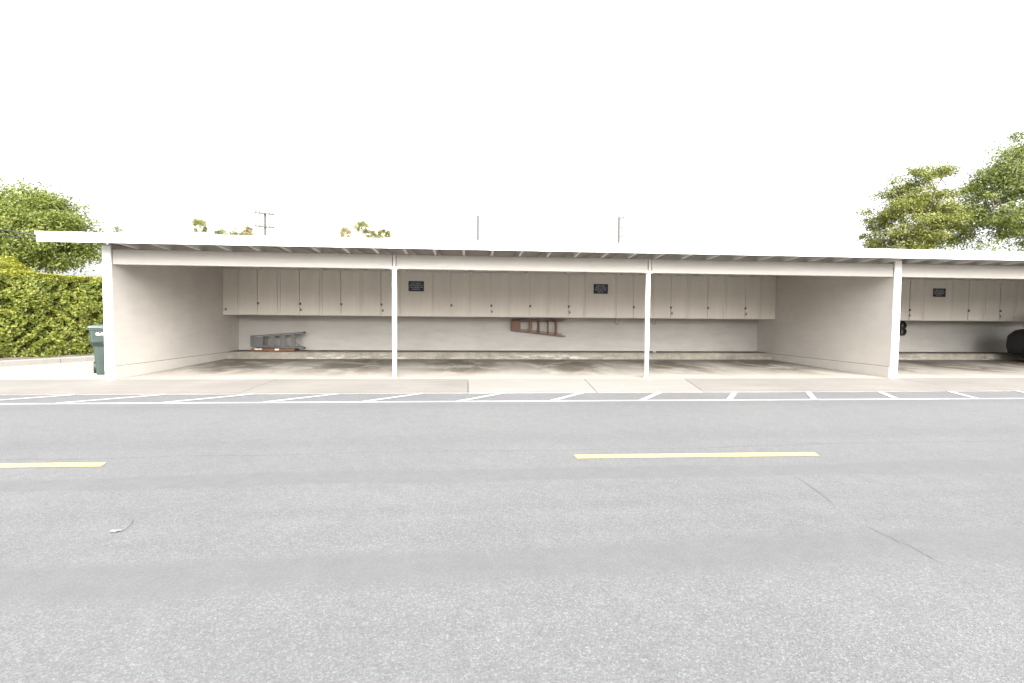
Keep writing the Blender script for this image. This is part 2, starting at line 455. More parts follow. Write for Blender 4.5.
# ------------------------------------------------------------ road markings
def strip(name, a, c, w, mat, z, label, skew=0):
    a = Vector((a[0], a[1], 0)); c = Vector((c[0], c[1], 0)); d = (c - a).normalized(); n = Vector((-d.y, d.x, 0)) * w / 2
    s = MB(); k = max(1, int((c - a).length / 1.0)); vs = []
    for i in range(k + 1):
        p = a + (c - a) * i / k
        j = random.uniform(-.006, .006)
        sk = skew if i == k else (-skew if False else 0)
        vs += [tuple(p - n * (1 + j) + Vector((0, 0, z)) + d * sk), tuple(p + n * (1 + j) + Vector((0, 0, z)))]
    s.add(vs, [(2 * i, 2 * i + 2, 2 * i + 3, 2 * i + 1) for i in range(k)])
    o = s.build(name, mat); o['kind'] = 'structure'; o['label'] = label; o['category'] = 'road marking'
    return o
strip('edge_line', (-40, -2.61), (70, -2.55), .075, M['line_white'], ZA + .004, 'long thin white line parallel to the carport front')
for k in range(-9, 26):
    xb = 2.516 + 1.467 * k
    dx = max(.15, min(1.15, .96 - .0455 * (xb - 2.5)))
    strip('hatch_line', (xb, -2.57), (xb + dx, -1.74), .085, M['line_white'], ZA + .008, 'short slanted white hatch stroke between edge line and concrete')
for i, x in enumerate((8.1 - 9.35 * 2 + 2.2, 1.2, 8.1, 15.9, 23.2)):
    e = {0: x + 2.6, 1: 3.95, 2: 10.48}.get(i, x + 2.5)
    strip('centre_dash', (x, -5.75), (e, -5.78), .125, M['line_yellow'], ZA + .004,
          {1: 'pale yellow centre dash at the left edge of the photo', 2: 'pale yellow centre dash in front of the right white post'}.get(i, 'pale yellow centre dash further along the road'), .04 if i == 1 else -.04)

# thin cracks in the asphalt
def crack(pts, w, label):
    s = MB(); vs = []
    for i, (x, y) in enumerate(pts):
        vs += [(x - w * random.uniform(.3, .7), y, ZA + .003), (x + w * random.uniform(.3, .7), y, ZA + .003)]
    s.add(vs, [(2 * i, 2 * i + 1, 2 * i + 3, 2 * i + 2)[::-1] for i in range(len(pts) - 1)])
    struct(s.build('asphalt_crack', M['crack']), label, 'crack')
def jag(a, c, n, amp): return [(a[0] + (c[0] - a[0]) * i / n + random.uniform(-amp, amp), a[1] + (c[1] - a[1]) * i / n) for i in range(n + 1)]
crack(jag((9.60, -7.38), (9.63, -7.86), 14,   .012), .0045, 'thin dark crack in the road at lower right')
crack(jag((9.80, -6.5), (9.68, -7.0), 12,   .012), .0045, 'thin dark crack below the right yellow dash')

# ------------------------------------------------------------------ carport
car = empty('carport', (0, 0, 0), 'long low open carport with flat white edged roof on slim white posts', 'carport')
def wall(x, face):
    b = MB(); y1 = YB
    b.box(x - WL, x + WT, .004, YB + .2, -.4, 2.64)
    w = b.build('side_wall', M['stucco'], car)
    b = MB()
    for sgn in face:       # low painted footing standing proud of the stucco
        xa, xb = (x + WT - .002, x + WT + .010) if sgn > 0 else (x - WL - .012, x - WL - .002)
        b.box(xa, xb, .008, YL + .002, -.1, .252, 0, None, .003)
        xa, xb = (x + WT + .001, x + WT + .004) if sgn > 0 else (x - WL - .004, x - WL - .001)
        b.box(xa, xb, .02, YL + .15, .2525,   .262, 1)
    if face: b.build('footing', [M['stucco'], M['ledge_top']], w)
    b = MB(); b.box(x - WL - .003, x + WT + .003, -.035, .006, -.05, ZFB + .03, 0, None, .006)
    b.build('end_trim', M['white'], w)
    return w
wall(X0, (1,)); wall(X3, (-1, 1)); wall(XE, (-1,))
b = MB()
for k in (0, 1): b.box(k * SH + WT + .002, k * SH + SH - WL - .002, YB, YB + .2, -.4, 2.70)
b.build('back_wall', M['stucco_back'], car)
# ledge at the back: irregular front face, cast in lengths
for k in (0, 1):
    b = MB(); cuts = [WT + .003, 3.9, 7.2, 11.06, 13.9, SH - WL - .003]
    for i in range(5):
        xa, xb = k * SH + cuts[i] + .004, k * SH + cuts[i + 1] - .004
        n = int((xb - xa) / .12); rings = []
        for q in range(n + 1):
            x = xa + (xb - xa) * q / n; j = random.uniform(-.008, .008); h = random.uniform(-.006, .006)
            rings.append([(x, YB - .002, -.1), (x, YL + j * .4, -.1), (x, YL + j, .12 + h), (x, YL + .012 + j, ZL - .025 + h), (x, YL + .035 + j, ZL + h * .5), (x, YB - .002, ZL)])
        b.loft(rings)
    b.build('ledge', M['ledge'], car)
    b = MB(); xa, xb = k * SH + WT + .01, k * SH + SH - WL - .01; n = 60; vs = []; fs = []
    for q in range(n + 1):
        x = xa + (xb - xa) * q / n
        vs += [(x, YL + .16 + random.uniform(-.07, .09), ZL + .006), (x, YB - .004, ZL + .010)]
    b.add(vs, [(2 * q, 2 * q + 2, 2 * q + 3, 2 * q + 1) for q in range(n)])
    b.build('ledge_dirt', M['ledge_top'], car)
# posts
for k in (0, 1):
    for x in (X1, X2):
        x += k * SH
        b = MB(); b.tube([(x, .07, .001), (x, .07, ZB - .004)], .048, 20)
        p = b.build('post', M['white_metal'], car)
        b = MB(); b.box(x - .07, x + .07, .0, .14, ZB - .010, ZB - .002); b.build('cap_plate', M['white_metal'], p)
        b = MB(); b.tube([(x, .07, .001), (x, .07, .03)], .054, 20); b.build('base_collar', M['white_metal'], p)
# beams, jointed over the posts, with a flat strap over each joint
for k in (0, 1):
    js = [X0 + WT + .006, X1, X2, X3 - WL - .006]
    for i in range(3):
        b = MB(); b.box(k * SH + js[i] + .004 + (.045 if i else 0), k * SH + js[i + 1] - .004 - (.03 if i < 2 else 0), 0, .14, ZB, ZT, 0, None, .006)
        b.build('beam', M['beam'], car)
    for x in (X1, X2):
        b = MB(); b.box(k * SH + x - .02, k * SH + x + .035, -.006, -.001, ZB + .05, ZT - .004)
        b.box(k * SH + x - .22, k * SH + x + .26, -.006, -.001, ZB + .002, ZB + .048)
        b.build('joint_strap', M['strap'], car)
def zr(y): return ZT + .003 + (SL * y if y > 0 else -.058 * y)
yf, yr = -OV + .022, YB + .55
for k in range(0, 58):
    x = .6 + .577 * k
    if any(abs(x - w) < WT + .03 for w in (X0, X3, XE)): continue
    if x > XE: break
    b = MB(); w = .022
    za, zb_ = zr(yf), zr(yr); h = .135
    b.loft([[(x - w, y, zr(y)), (x + w, y, zr(y)), (x + w, y, 2.7165 + SL * y), (x - w, y, 2.7165 + SL * y)] for y in (yf, -.02, yr)][::-1])
    b.build('rafter', M['rafter'], car)
xl, xr = -.755, XE + .755
b = MB(); y0, y1 = -OV + .023, YB + .6
def dk(y, d): return 2.7185 + SL * y + d
xw, xe = -WL - .012, XE + WT + .012
def outline(d): return [(x, y, dk(y, d)) for x, y in ((xl + .30, y0), (xr - .30, y0), (xe, .15), (xe, y1), (xw, y1), (xw, .15))]
b.add(outline(0) + outline(.035), [(5, 4, 3, 2, 1, 0)] + [(i, (i + 1) % 6, (i + 1) % 6 + 6, i + 6) for i in range(6)])
roof = b.build('roof_deck', M['deck'], car)
b = MB(); b.add(outline(.039), [(0, 1, 2, 3, 4, 5)])
b.build('roofing', M['roofing'], roof)
b = MB(); b.box(xl, xr, -OV - .02, -OV + .02, ZFB, ZFT - .06, 0, None, .004)
fa = b.build('fascia', M['white'], car)
b = MB(); b.box(xl - .012, xr + .012, -OV - .034, -OV + .06, ZFT - .058, ZFT, 0, None, .006); b.build('drip_edge', M['white_metal'], fa)
for x in (xw - .036, xe + .001):
    b = MB(); ya, yb = .17, YB + .62
    b.loft([[(x, ya, ZFB), (x + .035, ya, ZFB), (x + .035, ya, ZFT - .06), (x, ya, ZFT - .06)], [(x, yb, ZFB + SL * yb), (x + .035, yb, ZFB + SL * yb), (x + .035, yb, ZFT + SL * yb), (x, yb, ZFT + SL * yb)]][::-1])
    b.build('rake_board', M['white'], car)

# ----------------------------------------------------------------- cabinets
def lock_mb(x, z, y=YC):
    m = MB(); m.box(x - .022, x + .022, y - .028, y - .006, z - .05, z, 0, None, .006)
    pts = [(x + .016 * cos(t), y - .017, z + .024 * sin(t)) for t in [pi * i / 8 for i in range(9)]]
    m.tube(pts, .005, 6)
    return m
def cabinet(xa, xm, xb, label, gapc=.012, lock=None, knobx=None):
    """xa..xb outer edges, xm the seam between the two doors"""
    root = empty('storage_cabinet', ((xa + xb) / 2, YC, ZC), label, 'cabinet', 'overhead storage cabinets along the back wall')
    b = MB(); b.box(xa + .001, xb - .001, YC + .022, YB - .003, ZC, ZCT + .03)
    for x0, x1 in ((xa + .001, xa + .040), (xb - .040, xb - .001)): b.box(x0, x1, YC + .002, YC + .0215, ZC, ZCT)
    b.box(xa + .042, xb - .042, YC + .002, YC + .0215, ZC, ZC + .010)
    b.build('cabinet_body', M['cab'], root, world=True)
    g = .0045
    dz0, dz1 = ZC + .016, ZCT - .03
    for x0, x1 in ((xa + .040 + g, xm - gapc / 2), (xm + gapc / 2, xb - .040 - g)):
        y = YC - random.uniform(0, .003)
        d = MB(); d.box(x0, x1, y, y + .019, dz0, dz1, 0, None, .003)
        d.build('cabinet_door', M['cab_door'], root, world=True)
    kx = xm + .012
    k = MB(); k.tube([(kx, YC - .002, 1.655), (kx, YC - .02, 1.655), (kx, YC - .024, 1.655), (kx, YC - .04, 1.655)], [.012, .012, .026, .022], 12)
    k.box(kx - .028, kx + .028, YC - .006, YC - .003, 1.62, 1.69)
    k.build('latch', M['dark_metal'], root, world=True)
    if lock: lock_mb(xm + lock, 1.50).build('padlock', M['dark_metal'], root, world=True)
    for x in (xa + .040, xb - .040):
        for z in (ZC + .17, ZCT - .2):
            h = MB(); h.tube([(x, YC - .004, z), (x, YC - .004, z + .07)], .007, 8); h.build('hinge', M['cab'], root, world=True)
    return root
def panel(xa, xb, label, knob=None, name='cabinet_panel'):
    root = empty(name, ((xa + xb) / 2, YC, ZC), label, 'cabinet panel')
    b = MB(); b.box(xa + .001, xb - .001, YC + .020, YB - .003, ZC, ZCT + .03); b.build('cabinet_body', M['cab'], root, world=True)
    b = MB(); b.box(xa + .004, xb - .004, YC - .001, YC + .019, ZC + .004, ZCT - .02, 0, None, .003); b.build('front_board', M['cab_door'], root, world=True)
    if knob: lock_mb(knob[0], knob[1]).build('padlock', M['dark_metal'], root, world=True)
    return root
panel(.103, .51, 'narrow blank beige filler panel in the left corner of the cabinet row', (.19, 1.5))
L = [(.51, 1.054, 1.635, 'beige double-door cabinet nearest the left wall, directly above the aluminium stepladder', .014, None),
     (1.635, 2.212, 2.797, 'beige double-door cabinet with padlock, second from the left wall', .016, .03),
     (2.797, 3.355, 3.937, 'beige double-door cabinet with one latch, third from the left wall', .012, None),
     (3.937, 4.489, 5.055, 'beige double-door cabinet with padlock, right behind the left white post', .018, .055),
     (5.961, 6.496, 7.064, 'beige double-door cabinet just right of the left dark sign', .012, None),
     (7.064, 7.664, 8.224, 'beige double-door cabinet with padlock, second to the right of the left dark sign', .012, .03),
     (8.224, 8.817, 9.377, 'beige double-door cabinet above the closed narrow end of the hanging wooden ladder', .014, None),
     (9.377, 9.975, 10.484, 'beige double-door cabinet with wide dark centre gap, just left of the middle dark sign', .030, .04),
     (11.397, 11.955, 12.545, 'beige double-door cabinet just right of the middle dark sign', .012, None),
     (12.545, 13.111, 13.659, 'beige double-door cabinet with padlock, just right of the right white post', .012, .045),
     (13.659, 14.272, 14.826, 'beige double-door cabinet with one latch, second from the stucco dividing wall', .012, None),
     (14.826, 15.463, 15.976, 'beige double-door cabinet with padlock, nearest the left face of the dividing wall', .012, .04)]
for a in L: cabinet(*a)
panel(5.055, 5.961, 'wide blank beige cabinet panel behind the left dark sign, beside the left post')
panel(10.484, 11.397, 'wide blank beige cabinet panel behind the middle dark sign')
panel(15.976, SH - .061, 'narrow blank beige filler panel in the right corner of the wide carport section')
panel(SH + .103, 16.98, 'narrow blank beige filler panel behind the dividing wall, right section')
w4 = (21.379 - 16.98) / 4
lab4 = ['first', 'second', 'third', 'fourth']
for i in range(4):
    xa = 16.98 + w4 * i
    cabinet(xa, xa + w4 * .5 if i < 3 else 20.875, xa + w4,
            'beige double-door cabinet with dark centre gap, just left of the rightmost dark sign' if i == 3 else
            'beige double-door cabinet in the right section, %s from the dividing wall' % lab4[i], .026 if i == 3 else .012, .015 if i % 2 else None)
panel(21.379, 22.302, 'wide blank beige cabinet panel behind the rightmost dark sign')
cabinet(22.302, 22.887, 23.45, 'beige double-door cabinet just right of the rightmost dark sign', .014, None)
cabinet(23.45, 23.99, 24.545, 'beige double-door cabinet with padlock, second right of the rightmost dark sign', .026, .015)
cabinet(24.545, 25.11, 25.67, 'beige double-door cabinet at the right edge of the photo above the black car', .014, None)
cabinet(25.67, 26.25, 26.83, 'beige double-door cabinet beyond the black car, past the right photo edge', .014, .03)

# dark signs: four lines of small lettering, too small in the photo to read
def sign(xa, za, xb, zb, label, rows, warm=0):
    root = empty('notice_sign', ((xa + xb) / 2, YC - .012, zb), label, 'sign', 'dark notice signs on the cabinet row')
    b = MB(); b.box(xa, xb, YC - .010, YC - .003, zb, za, 0, None, .002); b.build('sign_plate', M['sign_black'], root, world=True)
    b = MB(); H = za - zb; r = random.Random(int(xa * 10))
    for i, wd in enumerate(rows):
        cz = za - H * (.20 + .2 * i); h = H * .10
        x = (xa + xb) / 2 - wd * (xb - xa) / 2; xe = (xa + xb) / 2 + wd * (xb - xa) / 2; n = 0
        while x < xe - .006:
            lw = r.uniform(.010, .016)
            if n and r.random() < .16: x += .016
            if x + lw > xe: break
            t = .005; y0, y1 = YC - .0125, YC - .0105
            b.box(x, x + t, y0, y1, cz - h / 2, cz + h / 2)
            k = r.randrange(3)
            if k < 2: b.box(x + t + .0002, x + lw, y0, y1, cz + h / 2 - .004, cz + h / 2)
            if k > 0: b.box(x + t + .0002, x + lw, y0, y1, cz - h / 2, cz - h / 2 + .004)
            x += lw + .005; n += 1
    b.build('lettering', M['sign_text'], root, world=True)
sign(5.272, 2.345, 5.717, 2.05, 'small dark sign just right of the left white post', (.62, .84, .86, .5))
sign(10.727, 2.335, 11.165, 2.045, 'small dark sign in the middle, above and right of the hanging wooden ladder', (.62, .76, .76, .42))
sign(21.649, 2.349, 22.083, 2.08, 'small dark sign in the right section beyond the dividing wall', (.62, .84, .8, .5))

# hooks under the cabinets
hook_group = 'J-shaped hooks under the cabinets'
for x, lab in ((11.47, 'small pale J-shaped hook under the cabinets, left of the right white post'), (12.63, 'small pale J-shaped hook under the cabinets, right of the right white post')):
    root = empty('storage_hook', (x, YC + .1, ZC), lab, 'hook', hook_group)
    b = MB(); b.tube([(x - .03, YC + .1, ZC - .004), (x - .03, YC + .1, ZC - .15)] + [(x + .02 - .05 * cos(t), YC + .1, ZC - .15 - .045 * sin(t)) for t in [pi * i / 8 for i in range(1, 9)]] + [(x + .07, YC + .1, ZC - .05)], .009, 8)
    b.build('hook_rod', M['hook'], root, world=True)
    b = MB(); b.box(x - .06, x - .005, YC + .06, YC + .14, ZC - .012, ZC - .002); b.build('mounting_plate', M['dark_metal'], root, world=True)

# ------------------------------------------------------------------ ladders
# wooden stepladder hung sideways on the back wall
lad = empty('wooden_stepladder', (9.2, YB - .12, .98), 'dark brown wooden stepladder hung sideways on the back wall under the cabinets', 'ladder')
ya, yb = YB - .16, YB - .10
up = lambda x: 1.245 + (x - 8.34) * .006
lo = lambda x: .935 + (x - 8.34) * (-.187 / 1.69)
for f, nm in ((up, 0), (lo, 1)):
    b = MB(); b.bar((8.36, ya, f(8.36)), (10.035, ya, f(10.035)), .075, .030, 0, (0, 0, 1), .003); b.build('side_rail', M['ladder_wood'], lad, world=True)
b = MB(); b.box(8.335, 8.37, YB - .24, YB - .03, .905, 1.265, 0, None, .004); b.build('top_cap', M['ladder_wood'], lad, world=True)
b = MB(); b.box(8.375, 8.62, ya - .014, ya + .008, lo(8.6) + .03, up(8.4) - .018, 0, None, .003); b.build('front_board', M['ladder_wood'], lad, world=True)
for x, w in ((8.93, .085), (9.20, .032), (9.485, .036), (9.745, .060)):
    b = MB(); b.box(x - w / 2, x + w / 2, ya - .055, ya + .055, lo(x) + .014, up(x) - .015, 0, None, .003); b.build('step', M['ladder_wood'], lad, world=True)
b = MB()
for f, o in ((up, -.05), (lo, .05)): b.bar((8.40, yb + .05, f(8.4) + o), (9.96, yb + .05, f(9.96) + o), .022, .022)
for x in (9.2,): b.bar((x, yb + .072, lo(x) + .05), (x, yb + .072, up(x) - .05), .02, .04, 0, (1, 0, 0))
b.build('rear_frame', M['ladder_wood'], lad, world=True)
b = MB()
for x in (8.7, 9.66):
    b.tube([(x, YB - .004, 1.30), (x, YB - .21, 1.30), (x, YB - .21, 1.20), (x, YB - .21, 1.18)], .006, 6); b.tube([(x, YB - .004, 1.223), (x, YB - .23, 1.223), (x, YB - .23, 1.26)], .006, 6)
b.build('hanger', M['dark_metal'], lad, world=True)

# aluminium stepladder on its side on top of a wooden one
al = empty('aluminium_stepladder', (1.3, 4.80, .375), 'grey aluminium stepladder lying on its side on the ledge at left', 'ladder')
Y = 4.78
lo = lambda x: .405 - (x - .55) * .026
up = lambda x: .705 + (x - .55) * .078
for f, w in ((lo, .045), (up, .038)):
    b = MB(); x1 = 2.05
    b.bar((.56, Y, f(.56)), (x1, Y, f(x1)), .07, w, 0, (0, 0, 1), .003); b.build('side_rail', M['galv'], al, world=True)
b = MB(); b.box(.545, .90, Y - .045, Y - .038, lo(.7) + .024, up(.6) - .02); b.box(.545, .60, Y - .036, Y + .11, lo(.55) - .02, up(.56) + .02, 0, None, .005)
b.build('top_cap', M['galv'], al, world=True)
for x in (1.17, 1.48, 1.77):
    b = MB(); b.box(x - .012, x + .012, Y - .036, Y + .05, lo(x) + .024, up(x) - .02); b.box(x - .065, x + .065, Y - .044, Y - .037, lo(x) + .024, up(x) - .021)
    b.build('step', M['galv'], al, world=True)
b = MB()
b.bar((1.80, Y - .03, (lo(1.8) + up(1.8)) / 2 + .05), (2.03, Y - .03, up(2.03) - .03), .008, .028); b.bar((1.80, Y - .03, (lo(1.8) + up(1.8)) / 2 - .05), (2.0, Y - .03, lo(2.0) + .03), .008, .028)
b.build('corner_brace', M['galv'], al, world=True)
b = MB()
for f, o in ((lo, .03), (up, -.05)): b.bar((.62, Y + .10, f(.62) + o), (1.99, Y + .14, f(1.99) + o), .03, .026)
for x in (.95, 1.35, 1.75): b.bar((x, Y + .12, lo(x) + .03), (x, Y + .12, up(x) - .05), .02, .03, 0, (1, 0, 0))
b.build('rear_frame', M['galv'], al, world=True)
for f in (lo, up):
    b = MB(); b.box(2.052, 2.10, Y - .04, Y + .04, f(2.05) - .028, f(2.05) + .026, 0, None, .006); b.build('rubber_foot', M['rubber'], al, world=True)

wl = empty('wooden_ladder', (1.25, 4.78, ZL), 'orange brown wooden ladder lying flat on the ledge beneath the aluminium stepladder', 'ladder')
for y in (4.62, 4.97):
    b = MB(); b.bar((.64, y, ZL + .048), (1.86, y, ZL + .048), .032, .075, 0, (0, 0, 1), .003); r_ = b.build('side_rail', M['ladder_wood2'], wl, world=True)
    if y < 4.7:
        d = MB(); d.box(.74, .94, y - .019, y - .0165, ZL + .048, ZL + .078); d.box(1.31, 1.42, y - .019, y - .0165, ZL + .03, ZL + .075); d.build('sticker', M['decal'], r_, world=True)
for x in (.75, 1.02, 1.30, 1.58, 1.8):
    b = MB(); b.box(x - .045, x + .045, 4.637, 4.953, ZL + .055, ZL + .077, 0, None, .003); b.build('step', M['ladder_wood'], wl, world=True)

al.location.x += .07; wl.location.x += .05
# coiled black hose on the rear wall of the right section
hs = empty('coiled_hose', (21.47, YB - .06, .87), 'black hose coiled in two loops on the wall beside the dividing wall', 'hose')
def hose_curve(kx, ph):
    pts = []
    for i in range(181):
        t = 2 * pi * i / 60
        j = .012 * sin(5 * t + ph)
        pts.append((21.44 + kx * cos(t) * (1 + .12 * sin(ph + t)), YB - .05 - .02 * (i / 180) - abs(j), ph + (.115 + j) * sin(t)))
    return pts
for zc in (1.165, .965):
    b = MB()
    b.tube(hose_curve(.105, zc), .028, 10); b.tube([(x + .012, y - .045, z) for x, y, z in hose_curve(.095, zc)], .022, 10)
    b.build('hose_coil', M['hose'], hs, world=True)
b = MB(); b.tube([(21.325, YB - .09, 1.24), (21.318, YB - .10, 1.07), (21.325, YB - .09, .90)], .026, 10); b.build('hose_run', M['hose'], hs, world=True)
b = MB(); b.tube([(21.43, YB - .08, .90), (21.45, YB - .12, .87)], .02, 10); b.build('nozzle', M['brass'], hs, world=True)
b = MB(); b.tube([(21.40, YB - .003, 1.20), (21.40, YB - .16, 1.20), (21.40, YB - .17, 1.24)], .008, 8); b.build('wall_hook', M['dark_metal'], hs, world=True)

# teal scrap on the ledge front
b = MB(); vs = []
for i in range(9):
    t = 2 * pi * i / 9; vs.append((12.745 + .055 * cos(t) * random.uniform(.7, 1.2), 4.50 + .045 * sin(t), ZL + .022 + random.uniform(0, .05)))
vs.append((12.745, 4.50, ZL + .075)); b.add(vs + [(x, y, ZL + .010) for x, y, z in vs[:9]], [(i, (i + 1) % 9, 9) for i in range(9)] + [(i + 10, (i + 1) % 9 + 10, (i + 1) % 9, i) for i in range(9)])
tag(b.build('plastic_scrap', M['cyan']), 'small crumpled teal plastic scrap on the ledge near the right white post', 'litter')

# pale dry leaf with a stem on the road
lf = empty('fallen_leaf', (5.05, -7.19, ZA), 'pale curled leaf with thin stem lying on the asphalt at lower left', 'leaf')
b = MB(); n = 8; vs = []; rl = random.Random(5)
for i in range(n + 1):
    t = i / n; x = 5.005 + .062 * t; w = (.013 * sin(pi * min(1, t * .9 + .1)) + .002) * rl.uniform(.6, 1.2)
    vs += [(x, -7.205 + .012 * t - w, ZA + .005 + rl.uniform(0, .005)), (x, -7.20 + .012 * t, ZA + .006), (x, -7.195 + .012 * t + w, ZA + .006 + rl.uniform(0, .006))]
b.add(vs, [(3 * i + j, 3 * i + j + 3, 3 * i + j + 4, 3 * i + j + 1) for i in range(n) for j in (0, 1)], 0, True); b.build('blade', M['scrap'], lf, world=True)
b = MB(); b.tube([(5.066, -7.186, ZA + .007), (5.064, -7.14, ZA + .005), (5.050, -7.08, ZA + .005), (5.025, -7.03, ZA + .0045)], .0018, 6); b.build('stem', M['scrap'], lf, world=True)

# ---------------------------------------------------------------- wheelie bin
bn = empty('wheelie_bin', (-.76, 1.10, .003), 'dark green wheelie bin beside the outer face of the left wall', 'bin', rz=radians(33))
def rect(w, d, z, y0=0, r=.05):
    pts = []
    for cx, cy, a0 in ((w / 2 - r, d / 2 - r, 0), (-w / 2 + r, d / 2 - r, 90), (-w / 2 + r, -d / 2 + r, 180), (w / 2 - r, -d / 2 + r, 270)):
        for k in range(4): t = radians(a0 + 30 * k); pts.append((cx + r * cos(t), cy + r * sin(t) + y0, z))
    return pts
b = MB(); b.loft([rect(.40, .46, .0), rect(.42, .48, .02), rect(.51, .57, .60), rect(.58, .66, .665), rect(.60, .70, .70), rect(.62, .72, .95), rect(.65, .75, .955), rect(.65, .75, .985)])
bd = b.build('bin_body', M['bin'], bn)
b = MB(); b.box(-.20, -.07, -.364, -.360, .845, .853)
for cx in (-.17, -.095):
    vs = [(cx - .032, -.3635, .868), (cx + .032, -.3635, .868), (cx + .026, -.3635, .884), (cx + .006, -.3635, .905), (cx - .008, -.3635, .90), (cx - .028, -.3635, .886)]
    b.add(vs, [tuple(range(6))])
b.build('decal', M['decal'], bd)
b = MB(); b.loft([rect(.67, .77, .987), rect(.68, .78, 1.0), rect(.66, .76, 1.03), rect(.52, .60, 1.055), rect(.3, .36, 1.062)], smooth=False)
b.build('lid', M['bin_lid'], bn)
b = MB(); b.tube([(-.26, .40, .97), (.26, .40, .97)], .016, 10); b.build('handle', M['bin'], bn)
for sx in (-1, 1):
    b = MB(); b.tube([(sx * .215, .25, .13), (sx * .275, .25, .13)], .128, 24); b.build('wheel', M['rubber'], bn)

# -------------------------------------------------------------------- car
# black SUV nosed in under the right section; only its front corner reaches the frame
cr = empty('parked_car', (24.95, 1.8, .03), 'black car parked nose in at the right edge of the photo', 'car')
cr.scale = (1, 1, 1.13)
def prof(x, pts): return [(x, y, z) for y, z in pts]
low = [(-2.30, .30), (-2.34, .55), (-2.28, .92), (-1.9, 1.00), (.95, 1.02), (1.55, .99), (2.05, .90), (2.26, .74), (2.30, .45), (2.22, .25), (1.0, .22), (-1.6, .22)]
hw = .93
b = MB(); rings = []
for x, k in ((-hw, .0), (-hw + .05, .06), (-hw + .16, .09), (0, .11), (hw - .16, .09), (hw - .05, .06), (hw, .0)):
    rings.append([(x, y * (1 + (k - .09) * .35), z + (k - .06) * (.45 if z > .8 else 0)) for y, z in low])
b.loft(rings, smooth=False); body = b.build('body', M['car_paint'], cr)
bv = body.modifiers.new('soft_edges', 'BEVEL'); bv.width = .07; bv.segments = 4; bv.limit_method = 'ANGLE'; bv.angle_limit = radians(18)
for pl in body.data.polygons: pl.use_smooth = True
cab_ = [(-2.20, .97), (-1.95, 1.45), (-1.6, 1.66), (-.3, 1.72), (.35, 1.60), (1.05, 1.01)]
b = MB(); b.loft([[(x, y * f, z if z < 1.05 else 1.05 + (z - 1.05) * g) for y, z in cab_] for x, f, g in ((-.86, 1, 0.0), (-.70, .97, .93), (-.5, .96, 1), (.5, .96, 1), (.70, .97, .93), (.86, 1, 0.0))]); b.build('cabin', M['car_paint'], cr)
b = MB()
for sx in (-1, 1):
    for (ya_, yb_) in ((-1.75, -.95), (-.88, -.08), (0, .6)):
        zt = 1.52 if yb_ < .1 else 1.40
        o = 1 if sx > 0 else -1
        vs = [(sx * .865, ya_, 1.09), (sx * .865, yb_ + (.25 if yb_ > .1 else 0), 1.09), (sx * .755, yb_, zt), (sx * .755, ya_ + .08, 1.52)]
        b.add(vs, [(0, 1, 2, 3) if sx > 0 else (3, 2, 1, 0)])
b.add([(-.66, .47, 1.60), (.66, .47, 1.60), (.78, 1.04, 1.07), (-.78, 1.04, 1.07)], [(3, 2, 1, 0)])
b.build('window', M['glass'], cr)
for sx in (-1, 1):
    for y in (-1.42, 1.42):
        b = MB(); b.tube([(sx * .74, y, .33), (sx * .945, y, .33)], .335, 28); wv = b.build('wheel', M['rubber'], cr)
        b = MB(); b.tube([(sx * .93, y, .33), (sx * .952, y, .33)], [.22, .20], 24)
        for q in range(5): t = 2 * pi * q / 5; b.bar((sx * .953, y, .33), (sx * .953, y + .2 * cos(t), .33 + .2 * sin(t)), .012, .05, 0, (1, 0, 0))
        b.build('rim', M['galv'], wv)
    b = MB(); b.box(sx * .60 - .2, sx * .60 + .2, 2.12, 2.20, .70, .82, 0, None, .03); b.build('headlight', M['lamp_glass'], cr)
    b = MB(); b.box(sx * .98 - .09, sx * .98 + .09, .62, .74, 1.05, 1.19, 0, None, .03); b.build('mirror', M['car_paint'], cr)
    b = MB(); b.box(sx * .72 - .12, sx * .72 + .12, -2.34, -2.28, .78, .92, 0, None, .015); b.build('tail_light', simple('tail_red', (.25, .01, .01), .2), cr)

# --------------------------------------------------------------- vegetation
def leaf_quad(b, p, size, nrm, rng, mi=0, ratio=.55):
    nrm = nrm.normalized()
    a = Vector((rng.gauss(0, 1), rng.gauss(0, 1), rng.gauss(0, 1)))
    u = nrm.cross(a)
    if u.length < 1e-4: u = nrm.cross(Vector((1, 0, 0)))
    u.normalize(); w = nrm.cross(u)
    L = size * .5; W = L * ratio; k = nrm * (size * .08)
    b.add([p - u * L, p + w * W + k, p + u * L, p - w * W + k], [(0, 1, 2, 3)], mi)

def limb(b, a, c, r0, r1, rng, n=5, wob=.06):
    a = Vector(a); c = Vector(c); pts = []; rs = []
    L = (c - a).length
    for i in range(n + 1):
        t = i / n; p = a.lerp(c, t) + Vector((0, 0, L * .10 * sin(pi * t)))
        if 0 < i < n: p += Vector((rng.uniform(-1, 1), rng.uniform(-1, 1), rng.uniform(-.5, .5))) * L * wob
        pts.append(p); rs.append(r0 + (r1 - r0) * t)
    b.tube(pts, rs, 7); return pts

